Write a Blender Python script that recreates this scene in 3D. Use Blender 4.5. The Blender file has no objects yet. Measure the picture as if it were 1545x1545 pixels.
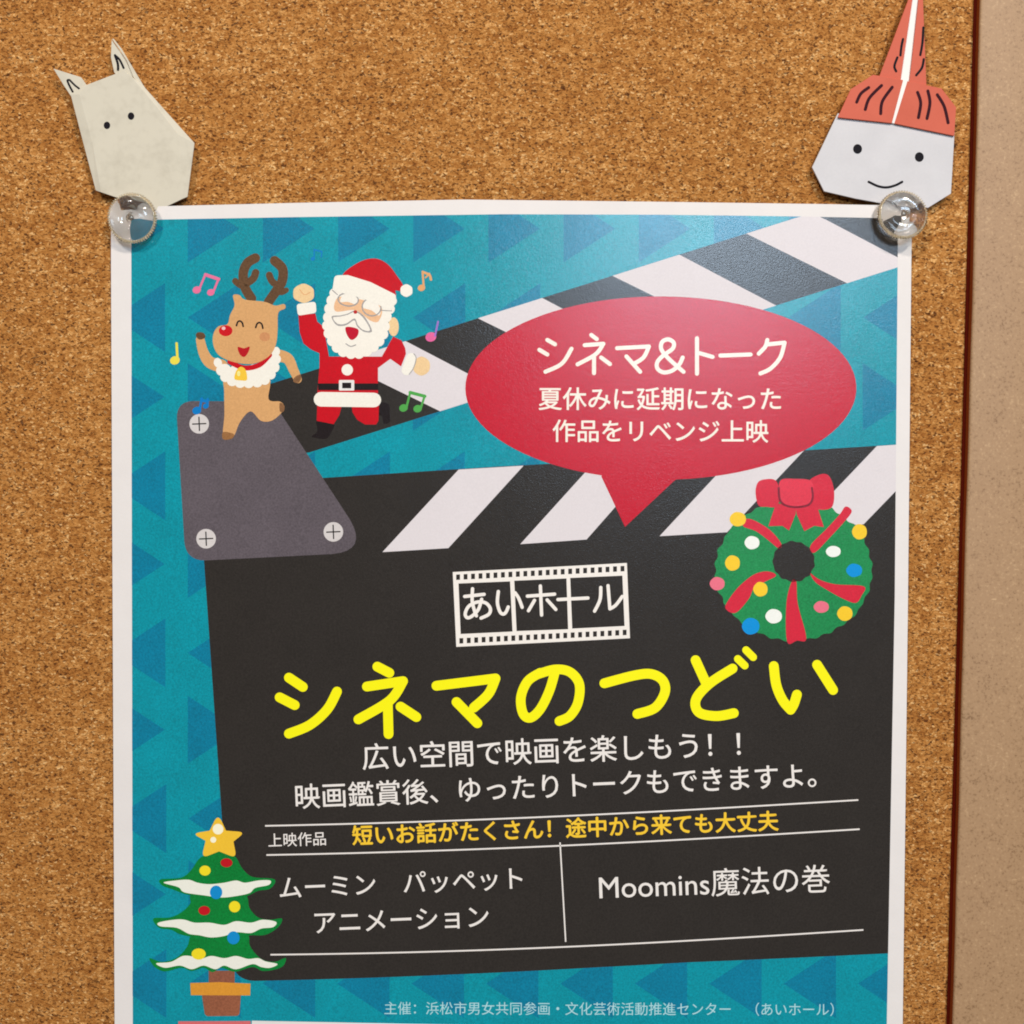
import bpy, bmesh, math, random
import numpy as np
from mathutils import Vector, Matrix
from mathutils.geometry import delaunay_2d_cdt

random.seed(7)
scene = bpy.context.scene
COL = scene.collection

# ------------------------------------------------------------------ camera
F_PX, SZ, DIST, PITCH = 1670.0, 1545.0, 0.294, math.radians(1.45)
cam_data = bpy.data.cameras.new('camera')
cam = bpy.data.objects.new('camera', cam_data)
COL.objects.link(cam)
cam.location = (0, -DIST, 0)
cam.rotation_euler = (math.radians(90) - PITCH, 0, 0)
cam_data.sensor_width = 36.0
cam_data.sensor_fit = 'HORIZONTAL'
cam_data.lens = 36.0 * F_PX / SZ
cam_data.clip_start = 0.01
cam_data.clip_end = 50
scene.camera = cam

# ------------------------------------------------------------------ world and lamps
world = bpy.data.worlds.new('World')
scene.world = world
world.use_nodes = True
bg = world.node_tree.nodes['Background']
bg.inputs[0].default_value = (1.0, 0.90, 0.82, 1)
bg.inputs[1].default_value = 0.165

def area(name, loc, target, w, h, power, col):
    d = bpy.data.lights.new(name, 'AREA')
    d.shape = 'RECTANGLE'; d.size = w; d.size_y = h; d.energy = power; d.color = col
    o = bpy.data.objects.new(name, d); COL.objects.link(o)
    o.location = loc
    o.rotation_euler = (Vector(target) - Vector(loc)).to_track_quat('-Z', 'Y').to_euler()
    return o
area('ceiling_lamp', (0.62, -1.20, 0.98), (0, 0, -0.04), 0.14, 0.14, 16.6, (1.0, 0.90, 0.78))
area('ceiling_lamp', (-0.55, -1.15, 1.00), (0, 0, -0.04), 0.14, 0.14, 12.8, (1.0, 0.90, 0.80))
area('window_light', (0.48, -1.55, 0.47), (0.05, 0, 0.05), 0.62, 0.26, 11.5, (0.62, 0.80, 1.0))

scene.view_settings.view_transform = 'Standard'
scene.view_settings.look = 'None'
scene.view_settings.exposure = 0.0
scene.view_settings.gamma = 1.0
scene.render.engine = 'CYCLES'
scene.cycles.use_denoising = True
scene.cycles.filter_width = 1.9
scene.cycles.max_bounces = 12
scene.cycles.transmission_bounces = 10

# ------------------------------------------------------------------ pixel rays onto the real planes of the board
RM = cam.rotation_euler.to_matrix()
CL = Vector(cam.location)
HALF = SZ / 2
def unp(u, v, h):
    """point on the plane h metres in front of the cork seen along that ray"""
    d = RM @ Vector(((u - HALF) / F_PX, -(v - HALF) / F_PX, -1))
    t = (-h - CL.y) / d.y
    return CL + d * t

MM = 0.001
# the poster bows out between its two pins
H0 = 0.9 * MM
XL = unp(160, 330, H0).x
XR = unp(1384, 330, H0).x
BOW = 5.2 * MM
def g_s(x):
    t = min(1, max(0, (x - XL) / (XR - XL)))
    return BOW * math.sin(math.pi * t ** 0.93)
NG = 64
GX = np.linspace(XL - 0.004, XR + 0.004, NG)
GY = np.array([g_s(x) for x in GX])
def g(x): return float(np.interp(x, GX, GY))
def gp(x): return (g_s(x + 5e-4) - g_s(x - 5e-4)) / 1e-3
def onp(u, v):
    h = H0 + 0.003
    for _ in range(4):
        p = unp(u, v, h)
        h = H0 + g_s(p.x)
    return p.x, p.z

# ------------------------------------------------------------------ materials
def lin(c):
    out = []
    for k in c:
        k = k / 255.0
        out.append(k / 12.92 if k <= 0.04045 else ((k + 0.055) / 1.055) ** 2.4)
    return (*out, 1.0)

def new_mat(name):
    m = bpy.data.materials.new(name); m.use_nodes = True
    nt = m.node_tree
    return m, nt, nt.nodes['Principled BSDF']
def N(nt, t, **kw):
    n = nt.nodes.new(t)
    for k, v in kw.items():
        if k in n.inputs.keys(): n.inputs[k].default_value = v
        else: setattr(n, k, v)
    return n
def coords(nt, sc=(1, 1, 1)):
    # every mesh of a thing is built in its thing's space, so this is one continuous grain over the sheet
    tc = nt.nodes.new('ShaderNodeTexCoord')
    mp = nt.nodes.new('ShaderNodeMapping'); mp.inputs['Scale'].default_value = sc
    nt.links.new(tc.outputs['Object'], mp.inputs['Vector'])
    return mp.outputs['Vector']

_mats = {}
def ink(rgb, rough=0.34, grain=0.30, spec=0.5, bump=0.72):
    """toner on copier paper: the ink's own colour, printer mottle, fibre relief"""
    if max(rgb) > 170 and grain > 0.14: grain = 0.13
    key = (tuple(rgb), rough, grain, spec)
    if key in _mats: return _mats[key]
    m, nt, b = new_mat('ink_%02x%02x%02x' % tuple(int(c) for c in rgb))
    v = coords(nt)
    n1 = N(nt, 'ShaderNodeTexNoise', Scale=2200.0, Detail=3.0); nt.links.new(v, n1.inputs['Vector'])
    n2 = N(nt, 'ShaderNodeTexNoise', Scale=90.0, Detail=3.0); nt.links.new(v, n2.inputs['Vector'])
    c = lin(rgb)
    mx = N(nt, 'ShaderNodeMix', data_type='RGBA')
    lo = tuple(k * (1 - grain * 1.6) for k in c[:3]) + (1,)
    hi = tuple(min(0.9, k * (1 + grain * 1.6) + 0.0) for k in c[:3]) + (1,)
    mx.inputs[6].default_value = lo; mx.inputs[7].default_value = hi
    ad = N(nt, 'ShaderNodeMath', operation='MULTIPLY_ADD'); ad.inputs[1].default_value = 0.3; ad.inputs[2].default_value = -0.15
    nt.links.new(n2.outputs['Fac'], ad.inputs[0])
    ad2 = N(nt, 'ShaderNodeMath', operation='ADD'); nt.links.new(n1.outputs['Fac'], ad2.inputs[0]); nt.links.new(ad.outputs[0], ad2.inputs[1])
    nt.links.new(ad2.outputs[0], mx.inputs[0])
    nt.links.new(mx.outputs[2], b.inputs['Base Color'])
    b.inputs['Roughness'].default_value = 0.7
    b.inputs['Specular IOR Level'].default_value = 0.0
    b.inputs['Coat Weight'].default_value = spec * 2
    b.inputs['Coat Roughness'].default_value = rough * 0.72
    b.inputs['Coat IOR'].default_value = 1.52
    nb = N(nt, 'ShaderNodeTexNoise', Scale=3000.0, Detail=2.0); nt.links.new(v, nb.inputs['Vector'])
    bp = N(nt, 'ShaderNodeBump', Strength=bump, Distance=0.000065); nt.links.new(nb.outputs['Fac'], bp.inputs['Height'])
    nt.links.new(bp.outputs['Normal'], b.inputs['Coat Normal'])
    _mats[key] = m
    return m
def paper_mat(name, rgb, rgb2=None, rough=0.75, fine=1600.0, amount=0.5, wr=0.25, spec=0.25):
    m, nt, b = new_mat(name)
    v = coords(nt)
    n1 = N(nt, 'ShaderNodeTexNoise', Scale=fine, Detail=4.0); nt.links.new(v, n1.inputs['Vector'])
    n2 = N(nt, 'ShaderNodeTexNoise', Scale=120.0, Detail=3.0); nt.links.new(v, n2.inputs['Vector'])
    mx = N(nt, 'ShaderNodeMix', data_type='RGBA')
    mx.inputs[6].default_value = lin(rgb2 or [c * 0.96 for c in rgb]); mx.inputs[7].default_value = lin(rgb)
    av = N(nt, 'ShaderNodeMath', operation='MULTIPLY_ADD'); av.inputs[1].default_value = amount
    nt.links.new(n1.outputs['Fac'], av.inputs[0]); nt.links.new(n2.outputs['Fac'], av.inputs[2])
    nt.links.new(av.outputs[0], mx.inputs[0]); nt.links.new(mx.outputs[2], b.inputs['Base Color'])
    b.inputs['Roughness'].default_value = rough; b.inputs['Specular IOR Level'].default_value = spec
    bp = N(nt, 'ShaderNodeBump', Strength=0.3, Distance=0.00005); nt.links.new(n1.outputs['Fac'], bp.inputs['Height'])
    n3 = N(nt, 'ShaderNodeTexNoise', Scale=70.0, Detail=2.0); nt.links.new(v, n3.inputs['Vector'])
    bp2 = N(nt, 'ShaderNodeBump', Strength=wr, Distance=0.0012); nt.links.new(n3.outputs['Fac'], bp2.inputs['Height'])
    nt.links.new(bp.outputs['Normal'], bp2.inputs['Normal'])
    nt.links.new(bp2.outputs['Normal'], b.inputs['Normal'])
    return m

M_PAPER = paper_mat('copier_paper', (224, 219, 216), wr=0.09)
M_FOLD = paper_mat('cream_folded_paper', (203, 196, 178), (172, 164, 146), fine=600.0, amount=0.9, wr=0.4)
M_WHITE_FOLD = paper_mat('pale_folded_paper', (205, 203, 205), (190, 188, 190), wr=0.35)
M_RED_FOLD = paper_mat('coral_folded_paper', (200, 94, 70), (184, 82, 58), wr=0.35, rough=0.6)
M_STRIP = paper_mat('white_side_of_paper', (238, 232, 226), wr=0.1)

def ramp(nt, stops, fac, interp='LINEAR'):
    r = nt.nodes.new('ShaderNodeValToRGB'); cr = r.color_ramp; cr.interpolation = interp
    while len(cr.elements) < len(stops): cr.elements.new(0.5)
    for e, (p, c) in zip(cr.elements, stops):
        e.position = p; e.color = c
    nt.links.new(fac, r.inputs[0])
    return r.outputs[0]

def cork_material():
    m, nt, b = new_mat('pressed_cork')
    L = nt.links
    v = coords(nt, (0.66, 1.0, 1.0))
    # warp so the granules are ragged
    nw = N(nt, 'ShaderNodeTexNoise', Scale=900.0, Detail=3.0); L.new(v, nw.inputs['Vector'])
    sc = N(nt, 'ShaderNodeVectorMath', operation='MULTIPLY_ADD')
    sc.inputs[1].default_value = (0.0012, 0.0012, 0.0012); L.new(nw.outputs['Color'], sc.inputs[0]); L.new(v, sc.inputs[2])
    wv = sc.outputs[0]
    v1 = N(nt, 'ShaderNodeTexVoronoi', Scale=1050.0); L.new(wv, v1.inputs['Vector'])
    s1 = N(nt, 'ShaderNodeSeparateColor'); L.new(v1.outputs['Color'], s1.inputs[0])
    v2 = N(nt, 'ShaderNodeTexVoronoi', Scale=2300.0); L.new(wv, v2.inputs['Vector'])
    s2 = N(nt, 'ShaderNodeSeparateColor'); L.new(v2.outputs['Color'], s2.inputs[0])
    n1 = N(nt, 'ShaderNodeTexNoise', Scale=2600.0, Detail=3.0, Roughness=0.6); L.new(v, n1.inputs['Vector'])
    n0 = N(nt, 'ShaderNodeTexNoise', Scale=60.0, Detail=4.0); L.new(v, n0.inputs['Vector'])
    # base tone by granule
    a = N(nt, 'ShaderNodeMath', operation='MULTIPLY_ADD'); a.inputs[1].default_value = 0.42; L.new(s1.outputs[0], a.inputs[0])
    a2 = N(nt, 'ShaderNodeMath', operation='MULTIPLY'); a2.inputs[1].default_value = 0.36; L.new(s2.outputs[1], a2.inputs[0])
    L.new(a2.outputs[0], a.inputs[2])
    a3 = N(nt, 'ShaderNodeMath', operation='MULTIPLY_ADD'); a3.inputs[1].default_value = 0.9; L.new(n1.outputs['Fac'], a3.inputs[0]); L.new(a.outputs[0], a3.inputs[2])
    a4 = N(nt, 'ShaderNodeMath', operation='MULTIPLY_ADD'); a4.inputs[1].default_value = 0.30; L.new(n0.outputs['Fac'], a4.inputs[0]); L.new(a3.outputs[0], a4.inputs[2])
    v0 = N(nt, 'ShaderNodeTexVoronoi', Scale=420.0); L.new(wv, v0.inputs['Vector'])
    s0 = N(nt, 'ShaderNodeSeparateColor'); L.new(v0.outputs['Color'], s0.inputs[0])
    a6 = N(nt, 'ShaderNodeMath', operation='MULTIPLY_ADD'); a6.inputs[1].default_value = 0.09; L.new(s0.outputs[0], a6.inputs[0]); L.new(a4.outputs[0], a6.inputs[2])
    a5 = N(nt, 'ShaderNodeMath', operation='SUBTRACT'); a5.inputs[1].default_value = 0.545; L.new(a6.outputs[0], a5.inputs[0])
    col = ramp(nt, [(0.0, lin((128, 75, 27))), (0.25, lin((154, 96, 40))), (0.50, lin((176, 118, 56))),
                    (0.72, lin((192, 134, 72))), (0.90, lin((222, 170, 104))), (1.0, lin((240, 205, 150)))], a5.outputs[0])
    # dark gaps between the crumbs, broken up by noise
    ve = N(nt, 'ShaderNodeTexVoronoi', Scale=1250.0, feature='DISTANCE_TO_EDGE'); L.new(wv, ve.inputs['Vector'])
    n4 = N(nt, 'ShaderNodeTexNoise', Scale=1500.0, Detail=2.0); L.new(v, n4.inputs['Vector'])
    g0 = N(nt, 'ShaderNodeMath', operation='MULTIPLY_ADD'); g0.inputs[1].default_value = 1.1; L.new(ve.outputs['Distance'], g0.inputs[0]); L.new(n4.outputs['Fac'], g0.inputs[2])
    gap = ramp(nt, [(0.40, (1, 1, 1, 1)), (0.52, (0, 0, 0, 1))], g0.outputs[0])
    v3 = N(nt, 'ShaderNodeTexVoronoi', Scale=2600.0); L.new(wv, v3.inputs['Vector'])
    s3 = N(nt, 'ShaderNodeSeparateColor'); L.new(v3.outputs['Color'], s3.inputs[0])
    dk = ramp(nt, [(0.91, (0, 0, 0, 1)), (0.94, (1, 1, 1, 1))], s3.outputs[2])
    lt = ramp(nt, [(0.95, (0, 0, 0, 1)), (0.97, (1, 1, 1, 1))], s3.outputs[0])
    mlx = N(nt, 'ShaderNodeMix', data_type='RGBA'); mlx.inputs[7].default_value = lin((232, 188, 128))
    ll = N(nt, 'ShaderNodeMath', operation='MULTIPLY'); ll.inputs[1].default_value = 0.7; L.new(lt, ll.inputs[0])
    L.new(ll.outputs[0], mlx.inputs[0]); L.new(col, mlx.inputs[6])
    mg_ = N(nt, 'ShaderNodeMix', data_type='RGBA'); mg_.inputs[7].default_value = lin((112, 58, 14))
    gm = N(nt, 'ShaderNodeMath', operation='MULTIPLY'); gm.inputs[1].default_value = 0.75; L.new(gap, gm.inputs[0])
    L.new(gm.outputs[0], mg_.inputs[0]); L.new(mlx.outputs[2], mg_.inputs[6])
    mx = N(nt, 'ShaderNodeMix', data_type='RGBA'); mx.inputs[7].default_value = lin((66, 30, 8))
    ml = N(nt, 'ShaderNodeMath', operation='MULTIPLY'); ml.inputs[1].default_value = 0.8; L.new(dk, ml.inputs[0])
    L.new(ml.outputs[0], mx.inputs[0]); L.new(mg_.outputs[2], mx.inputs[6])
    vh = N(nt, 'ShaderNodeTexVoronoi', Scale=95.0); L.new(wv, vh.inputs['Vector'])
    sh_ = N(nt, 'ShaderNodeSeparateColor'); L.new(vh.outputs['Color'], sh_.inputs[0])
    h1 = ramp(nt, [(0.83, (0, 0, 0, 1)), (0.86, (1, 1, 1, 1))], sh_.outputs[1])
    h2 = ramp(nt, [(0.035, (1, 1, 1, 1)), (0.06, (0, 0, 0, 1))], vh.outputs['Distance'])
    hm = N(nt, 'ShaderNodeMath', operation='MULTIPLY'); L.new(h1, hm.inputs[0]); L.new(h2, hm.inputs[1])
    mh = N(nt, 'ShaderNodeMix', data_type='RGBA'); mh.inputs[7].default_value = lin((50, 24, 8))
    L.new(hm.outputs[0], mh.inputs[0]); L.new(mx.outputs[2], mh.inputs[6]); L.new(mh.outputs[2], b.inputs['Base Color'])
    b.inputs['Roughness'].default_value = 0.85; b.inputs['Specular IOR Level'].default_value = 0.2
    bp = N(nt, 'ShaderNodeBump', Strength=0.8, Distance=0.00028)
    hs = N(nt, 'ShaderNodeMath', operation='SUBTRACT'); L.new(a5.outputs[0], hs.inputs[0]); L.new(gap, hs.inputs[1]); L.new(hs.outputs[0], bp.inputs['Height']); L.new(bp.outputs['Normal'], b.inputs['Normal'])
    return m

def mdf_material(name, rgb, dark, light):
    m, nt, b = new_mat(name); L = nt.links
    v = coords(nt)
    n1 = N(nt, 'ShaderNodeTexNoise', Scale=1500.0, Detail=4.0, Roughness=0.65); L.new(v, n1.inputs['Vector'])
    n0 = N(nt, 'ShaderNodeTexNoise', Scale=150.0, Detail=4.0); L.new(v, n0.inputs['Vector'])
    a = N(nt, 'ShaderNodeMath', operation='MULTIPLY_ADD'); a.inputs[1].default_value = 0.22
    L.new(n0.outputs['Fac'], a.inputs[0]); L.new(n1.outputs['Fac'], a.inputs[2])
    c = ramp(nt, [(0.38, lin(dark)), (0.56, lin(rgb)), (0.68, lin(rgb)), (0.90, lin(light))], a.outputs[0])
    # short pale fibres
    v2 = coords(nt, (0.35, 1, 1.3))
    vo = N(nt, 'ShaderNodeTexVoronoi', Scale=900.0); L.new(v2, vo.inputs['Vector'])
    s = N(nt, 'ShaderNodeSeparateColor'); L.new(vo.outputs['Color'], s.inputs[0])
    cut = ramp(nt, [(0.985, (0, 0, 0, 1)), (0.99, (1, 1, 1, 1))], s.outputs[0])
    near = ramp(nt, [(0.10, (1, 1, 1, 1)), (0.28, (0, 0, 0, 1))], vo.outputs['Distance'])
    mu = N(nt, 'ShaderNodeMath', operation='MULTIPLY'); L.new(cut, mu.inputs[0]); L.new(near, mu.inputs[1])
    mx = N(nt, 'ShaderNodeMix', data_type='RGBA'); mx.inputs[7].default_value = lin(light)
    L.new(mu.outputs[0], mx.inputs[0]); L.new(c, mx.inputs[6]); L.new(mx.outputs[2], b.inputs['Base Color'])
    b.inputs['Roughness'].default_value = 0.6
    bp = N(nt, 'ShaderNodeBump', Strength=0.4, Distance=0.00008); L.new(n1.outputs['Fac'], bp.inputs['Height'])
    L.new(bp.outputs['Normal'], b.inputs['Normal'])
    return m

def plain(name, rgb, rough=0.5, metal=0.0, **kw):
    m, nt, b = new_mat(name)
    v = coords(nt)
    n1 = N(nt, 'ShaderNodeTexNoise', Scale=1200.0, Detail=2.0); nt.links.new(v, n1.inputs['Vector'])
    mx = N(nt, 'ShaderNodeMix', data_type='RGBA'); c = lin(rgb)
    mx.inputs[6].default_value = tuple(k * 0.8 for k in c[:3]) + (1,); mx.inputs[7].default_value = tuple(min(1, k * 1.15) for k in c[:3]) + (1,)
    nt.links.new(n1.outputs['Fac'], mx.inputs[0]); nt.links.new(mx.outputs[2], b.inputs['Base Color'])
    b.inputs['Roughness'].default_value = rough; b.inputs['Metallic'].default_value = metal
    for k, val in kw.items(): b.inputs[k.replace('_', ' ')].default_value = val
    return m

# ------------------------------------------------------------------ object helpers
def link_mesh(name, me, parent=None, mat=None, loc=(0, 0, 0)):
    o = bpy.data.objects.new(name, me); COL.objects.link(o)
    o.location = loc
    if parent: o.parent = parent
    if mat: me.materials.append(mat)
    return o
def thing(name, loc, label, cat, group=None):
    o = bpy.data.objects.new(name, None); COL.objects.link(o)
    o.location = loc; o.empty_display_size = 0.01
    o['label'] = label; o['category'] = cat
    if group: o['group'] = group
    return o

# ---- 2-D drawing: everything is a list of outlines in photograph pixels
def S(pts, closed=True, dens=7):
    """smooth curve through points"""
    P = np.array(pts, float); n = len(P); out = []
    rng = range(n) if closed else range(n - 1)
    for i in rng:
        if closed: a, b, c, d = P[(i - 1) % n], P[i], P[(i + 1) % n], P[(i + 2) % n]
        else: a, b, c, d = P[max(i - 1, 0)], P[i], P[i + 1], P[min(i + 2, n - 1)]
        for k in range(dens):
            t = k / dens
            out.append(0.5 * ((2 * b) + (-a + c) * t + (2 * a - 5 * b + 4 * c - d) * t * t + (-a + 3 * b - 3 * c + d) * t ** 3))
    if not closed: out.append(P[-1])
    return [tuple(p) for p in out]
def T(ox, oy, s):
    return lambda pts: [(x / s + ox, y / s + oy) for x, y in pts]
def ell(cx, cy, rx, ry=None, n=28, rot=0):
    ry = rx if ry is None else ry; c, s = math.cos(rot), math.sin(rot); o = []
    for k in range(n):
        a = 2 * math.pi * k / n; x, y = rx * math.cos(a), ry * math.sin(a)
        o.append((cx + x * c - y * s, cy + x * s + y * c))
    return o
def wob(cx, cy, rx, ry, n, amp, seed=0):
    r = random.Random(seed); o = []
    for k in range(n):
        a = 2 * math.pi * k / n; q = 1 + (amp if k % 2 else -amp) * r.uniform(0.2, 1.3)
        o.append((cx + rx * q * math.cos(a), cy + ry * q * math.sin(a)))
    return S(o, dens=4)
def scal(pts, n, amp):
    """closed outline with n rounded bumps standing outwards"""
    P = np.array(S(pts, dens=12)); d = np.linalg.norm(np.roll(P, -1, 0) - P, axis=1); L = np.concatenate([[0], np.cumsum(d)]); tot = L[-1]
    PP = np.vstack([P, P[:1]]); out = []
    area2 = np.sum(P[:, 0] * np.roll(P[:, 1], -1) - np.roll(P[:, 0], -1) * P[:, 1]); sg = 1 if area2 > 0 else -1
    m = n * 8
    for k in range(m):
        s = tot * k / m
        x, y = np.interp(s, L, PP[:, 0]), np.interp(s, L, PP[:, 1])
        x2, y2 = np.interp((s + tot / 400) % tot, L, PP[:, 0]), np.interp((s + tot / 400) % tot, L, PP[:, 1])
        tx, ty = x2 - x, y2 - y; q = math.hypot(tx, ty) or 1
        b = abs(math.sin(math.pi * n * k / m)) ** 0.7 * amp
        out.append((x + sg * ty / q * b, y - sg * tx / q * b))
    return out
class Rib(list): pass
def rib(pts, w, smooth=True, w2=None, cap=True):
    """stroke with round ends"""
    C = S(pts, False, 8) if (smooth and len(pts) > 2) else list(pts)
    w2 = w if w2 is None else w2; n = len(C); Lf, Rt = [], []
    for i, (x, y) in enumerate(C):
        x0, y0 = C[max(i - 1, 0)]; x1, y1 = C[min(i + 1, n - 1)]
        tx, ty = x1 - x0, y1 - y0; q = math.hypot(tx, ty) or 1
        r = (w + (w2 - w) * i / (n - 1)) / 2
        nx, ny = -ty / q * r, tx / q * r
        Lf.append((x + nx, y + ny)); Rt.append((x - nx, y - ny))
    out = list(Lf)
    def capf(c, a0, r):
        return [(c[0] + r * math.cos(a0 - math.pi * k / 8), c[1] + r * math.sin(a0 - math.pi * k / 8)) for k in range(1, 8)]
    if cap:
        a = math.atan2(Lf[-1][1] - C[-1][1], Lf[-1][0] - C[-1][0]); out += capf(C[-1], a, w2 / 2)
    out += Rt[::-1]
    if cap:
        a = math.atan2(Rt[0][1] - C[0][1], Rt[0][0] - C[0][0]); out += capf(C[0], a, w / 2)
    o = Rib(out); o.pieces = [[Lf[i], Lf[i + 1], Rt[i + 1], Rt[i]] for i in range(n - 1)]
    if cap:
        a = math.atan2(Lf[-1][1] - C[-1][1], Lf[-1][0] - C[-1][0]); o.pieces.append([Lf[-1]] + capf(C[-1], a, w2 / 2) + [Rt[-1]])
        a = math.atan2(Rt[0][1] - C[0][1], Rt[0][0] - C[0][0]); o.pieces.append([Rt[0]] + capf(C[0], a, w / 2) + [Lf[0]])
    return o
def pieces(polys):
    for k, p in enumerate(polys):
        for q in getattr(p, 'pieces', [p]): yield k, q
def rounded(pts, radii):
    out = []; n = len(pts)
    for i in range(n):
        p = Vector(pts[i]); a = (Vector(pts[i - 1]) - p); b = (Vector(pts[(i + 1) % n]) - p)
        la, lb = a.length, b.length; a.normalize(); b.normalize()
        r = radii[i]; ang = a.angle(b); d = min(r / math.tan(ang / 2), la * 0.45, lb * 0.45)
        p0, p1 = p + a * d, p + b * d
        for k in range(9):
            t = k / 8
            q = p0 * (1 - t) ** 2 + p * 2 * t * (1 - t) * 0.92 + p * 0 + p1 * t ** 2 + (p0 + p1) * 0.5 * 2 * t * (1 - t) * 0.08
            out.append((q.x, q.y))
    return out
PRINT = [(198.5, 331.5), (198, 340), (200.5, 1700), (1335, 1700), (1338, 1545), (1350, 900), (1355, 329.5)]
def top_y(x):   # top edge of the print
    return float(np.interp(x, [198, 450, 760, 1000, 1200, 1355], [332, 327.5, 323.2, 324, 326.5, 329.5]))
CLIP = [(198, 332), (450, 327.5), (760, 323.2), (1000, 324), (1200, 326.5), (1355, 329.5), (1350, 900), (1338, 1545), (1337, 1600), (200.2, 1600)]
def clip(poly, C=None):
    C = C or [(198, 320), (1355, 320), (1355, 329.5), (1350, 900), (1338, 1545), (1336.1, 1640), (200.2, 1640)]
    def ins(p, a, b): return (b[0] - a[0]) * (p[1] - a[1]) - (b[1] - a[1]) * (p[0] - a[0]) >= 0
    out = list(poly)
    for i in range(len(C)):
        a, b = C[i], C[(i + 1) % len(C)]; src, out = out, []
        for j in range(len(src)):
            p, q = src[j - 1], src[j]; ip, iq = ins(p, a, b), ins(q, a, b)
            if ip != iq:
                x1, y1, x2, y2 = *p, *q; x3, y3, x4, y4 = *a, *b
                den = (x1 - x2) * (y3 - y4) - (y1 - y2) * (x3 - x4)
                if abs(den) > 1e-12:
                    t = ((x1 - x3) * (y3 - y4) - (y1 - y3) * (x3 - x4)) / den
                    out.append((x1 + t * (x2 - x1), y1 + t * (y2 - y1)))
            if iq: out.append(q)
        if not out: return []
    return out
def clip_top(poly):
    """cut a shape at the print's slightly bowed top edge"""
    q = [(x, max(y, 250)) for x, y in poly]
    out = []
    for i in range(len(q)):
        (x0, y0), (x1, y1) = q[i - 1], q[i]
        for k in range(1, 13):
            t = k / 12; x, y = x0 + (x1 - x0) * t, y0 + (y1 - y0) * t
            if y < top_y(x): y = top_y(x)
            if not out or abs(out[-1][0] - x) + abs(out[-1][1] - y) > 0.3: out.append((x, y))
    return out

# ---- laying printed outlines on the bowed sheet
POSTER_LOC = Vector(((XL + XR) / 2, -H0, unp(772, 2010, H0).z))
poster = thing('poster', POSTER_LOC, 'teal cinema event poster with clapperboard print pinned to the cork board by its top corners', 'poster')
LAYER = 4e-6
def finish_sheet(name, bm, layer, mat, parent, thick=0):
    bmesh.ops.triangulate(bm, faces=bm.faces[:], ngon_method='EAR_CLIP')
    xs = [v.co.x for v in bm.verts]
    if not xs: return None
    x0, x1 = min(xs), max(xs)
    for gx in GX:
        if x0 + 1e-6 < gx < x1 - 1e-6:
            bmesh.ops.bisect_plane(bm, geom=bm.verts[:] + bm.edges[:] + bm.faces[:], dist=1e-8, plane_co=(gx, 0, 0), plane_no=(1, 0, 0))
    for f in bm.faces:
        f.normal_update()
        if f.normal.y > 0: f.normal_flip()
        f.smooth = True
    if thick:
        fr_, ed = list(bm.faces), [e for e in bm.edges if len(e.link_faces) == 1]
        bk = {v: bm.verts.new((v.co.x, -thick, v.co.z)) for v in list(bm.verts)}
        for f in fr_: bm.faces.new([bk[v] for v in reversed(f.verts)])
        for e in ed:
            a, b = e.verts; bm.faces.new([a, b, bk[b], bk[a]])
    nr = []
    for v in bm.verts:
        off = v.co.y
        n = Vector((-gp(v.co.x), -1, 0)).normalized(); nr.append(n)
        v.co.y = -(H0 + g(v.co.x) + layer * LAYER + off)
        v.co -= POSTER_LOC
    me = bpy.data.meshes.new(name); bm.to_mesh(me); bm.free()
    try: me.normals_split_custom_set_from_vertices([tuple(n) for n in nr])
    except Exception as e: print('normals', e)
    return link_mesh(name, me, parent, mat)
def pr(name, polys, layer, rgb, parent=poster, mat=None, thick=0, **kw):
    """print outlines (pixels) as one mesh; polys = one outline or a list of them"""
    if isinstance(polys, Rib) or isinstance(polys[0][0], (int, float, np.floating)): polys = [polys]
    pts, fcs = [], []
    for k, poly in pieces(polys):
        a = len(pts)
        for (u, v) in poly:
            x, z = onp(u, v); pts.append(Vector((x * 1000, z * 1000)))
        q = pts[a:]; ar = sum(q[i - 1].x * q[i].y - q[i].x * q[i - 1].y for i in range(len(q)))
        if abs(ar) < 1e-6: del pts[a:]; continue
        fcs.append(list(range(a, len(pts))) if ar > 0 else list(range(len(pts) - 1, a - 1, -1)))
    ov, oe, of, _, _, orig = delaunay_2d_cdt(pts, [], fcs, 0, 1e-3)
    bm = bmesh.new()
    vs = [bm.verts.new((p.x / 1000, 0, p.y / 1000)) for p in ov]
    for f, og_ in zip(of, orig):
        if og_: bm.faces.new([vs[q] for q in f])
    for v in [v for v in vs if not v.link_faces]: bm.verts.remove(v)
    return finish_sheet(name, bm, layer, mat or ink(rgb, **kw), parent, thick)
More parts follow.
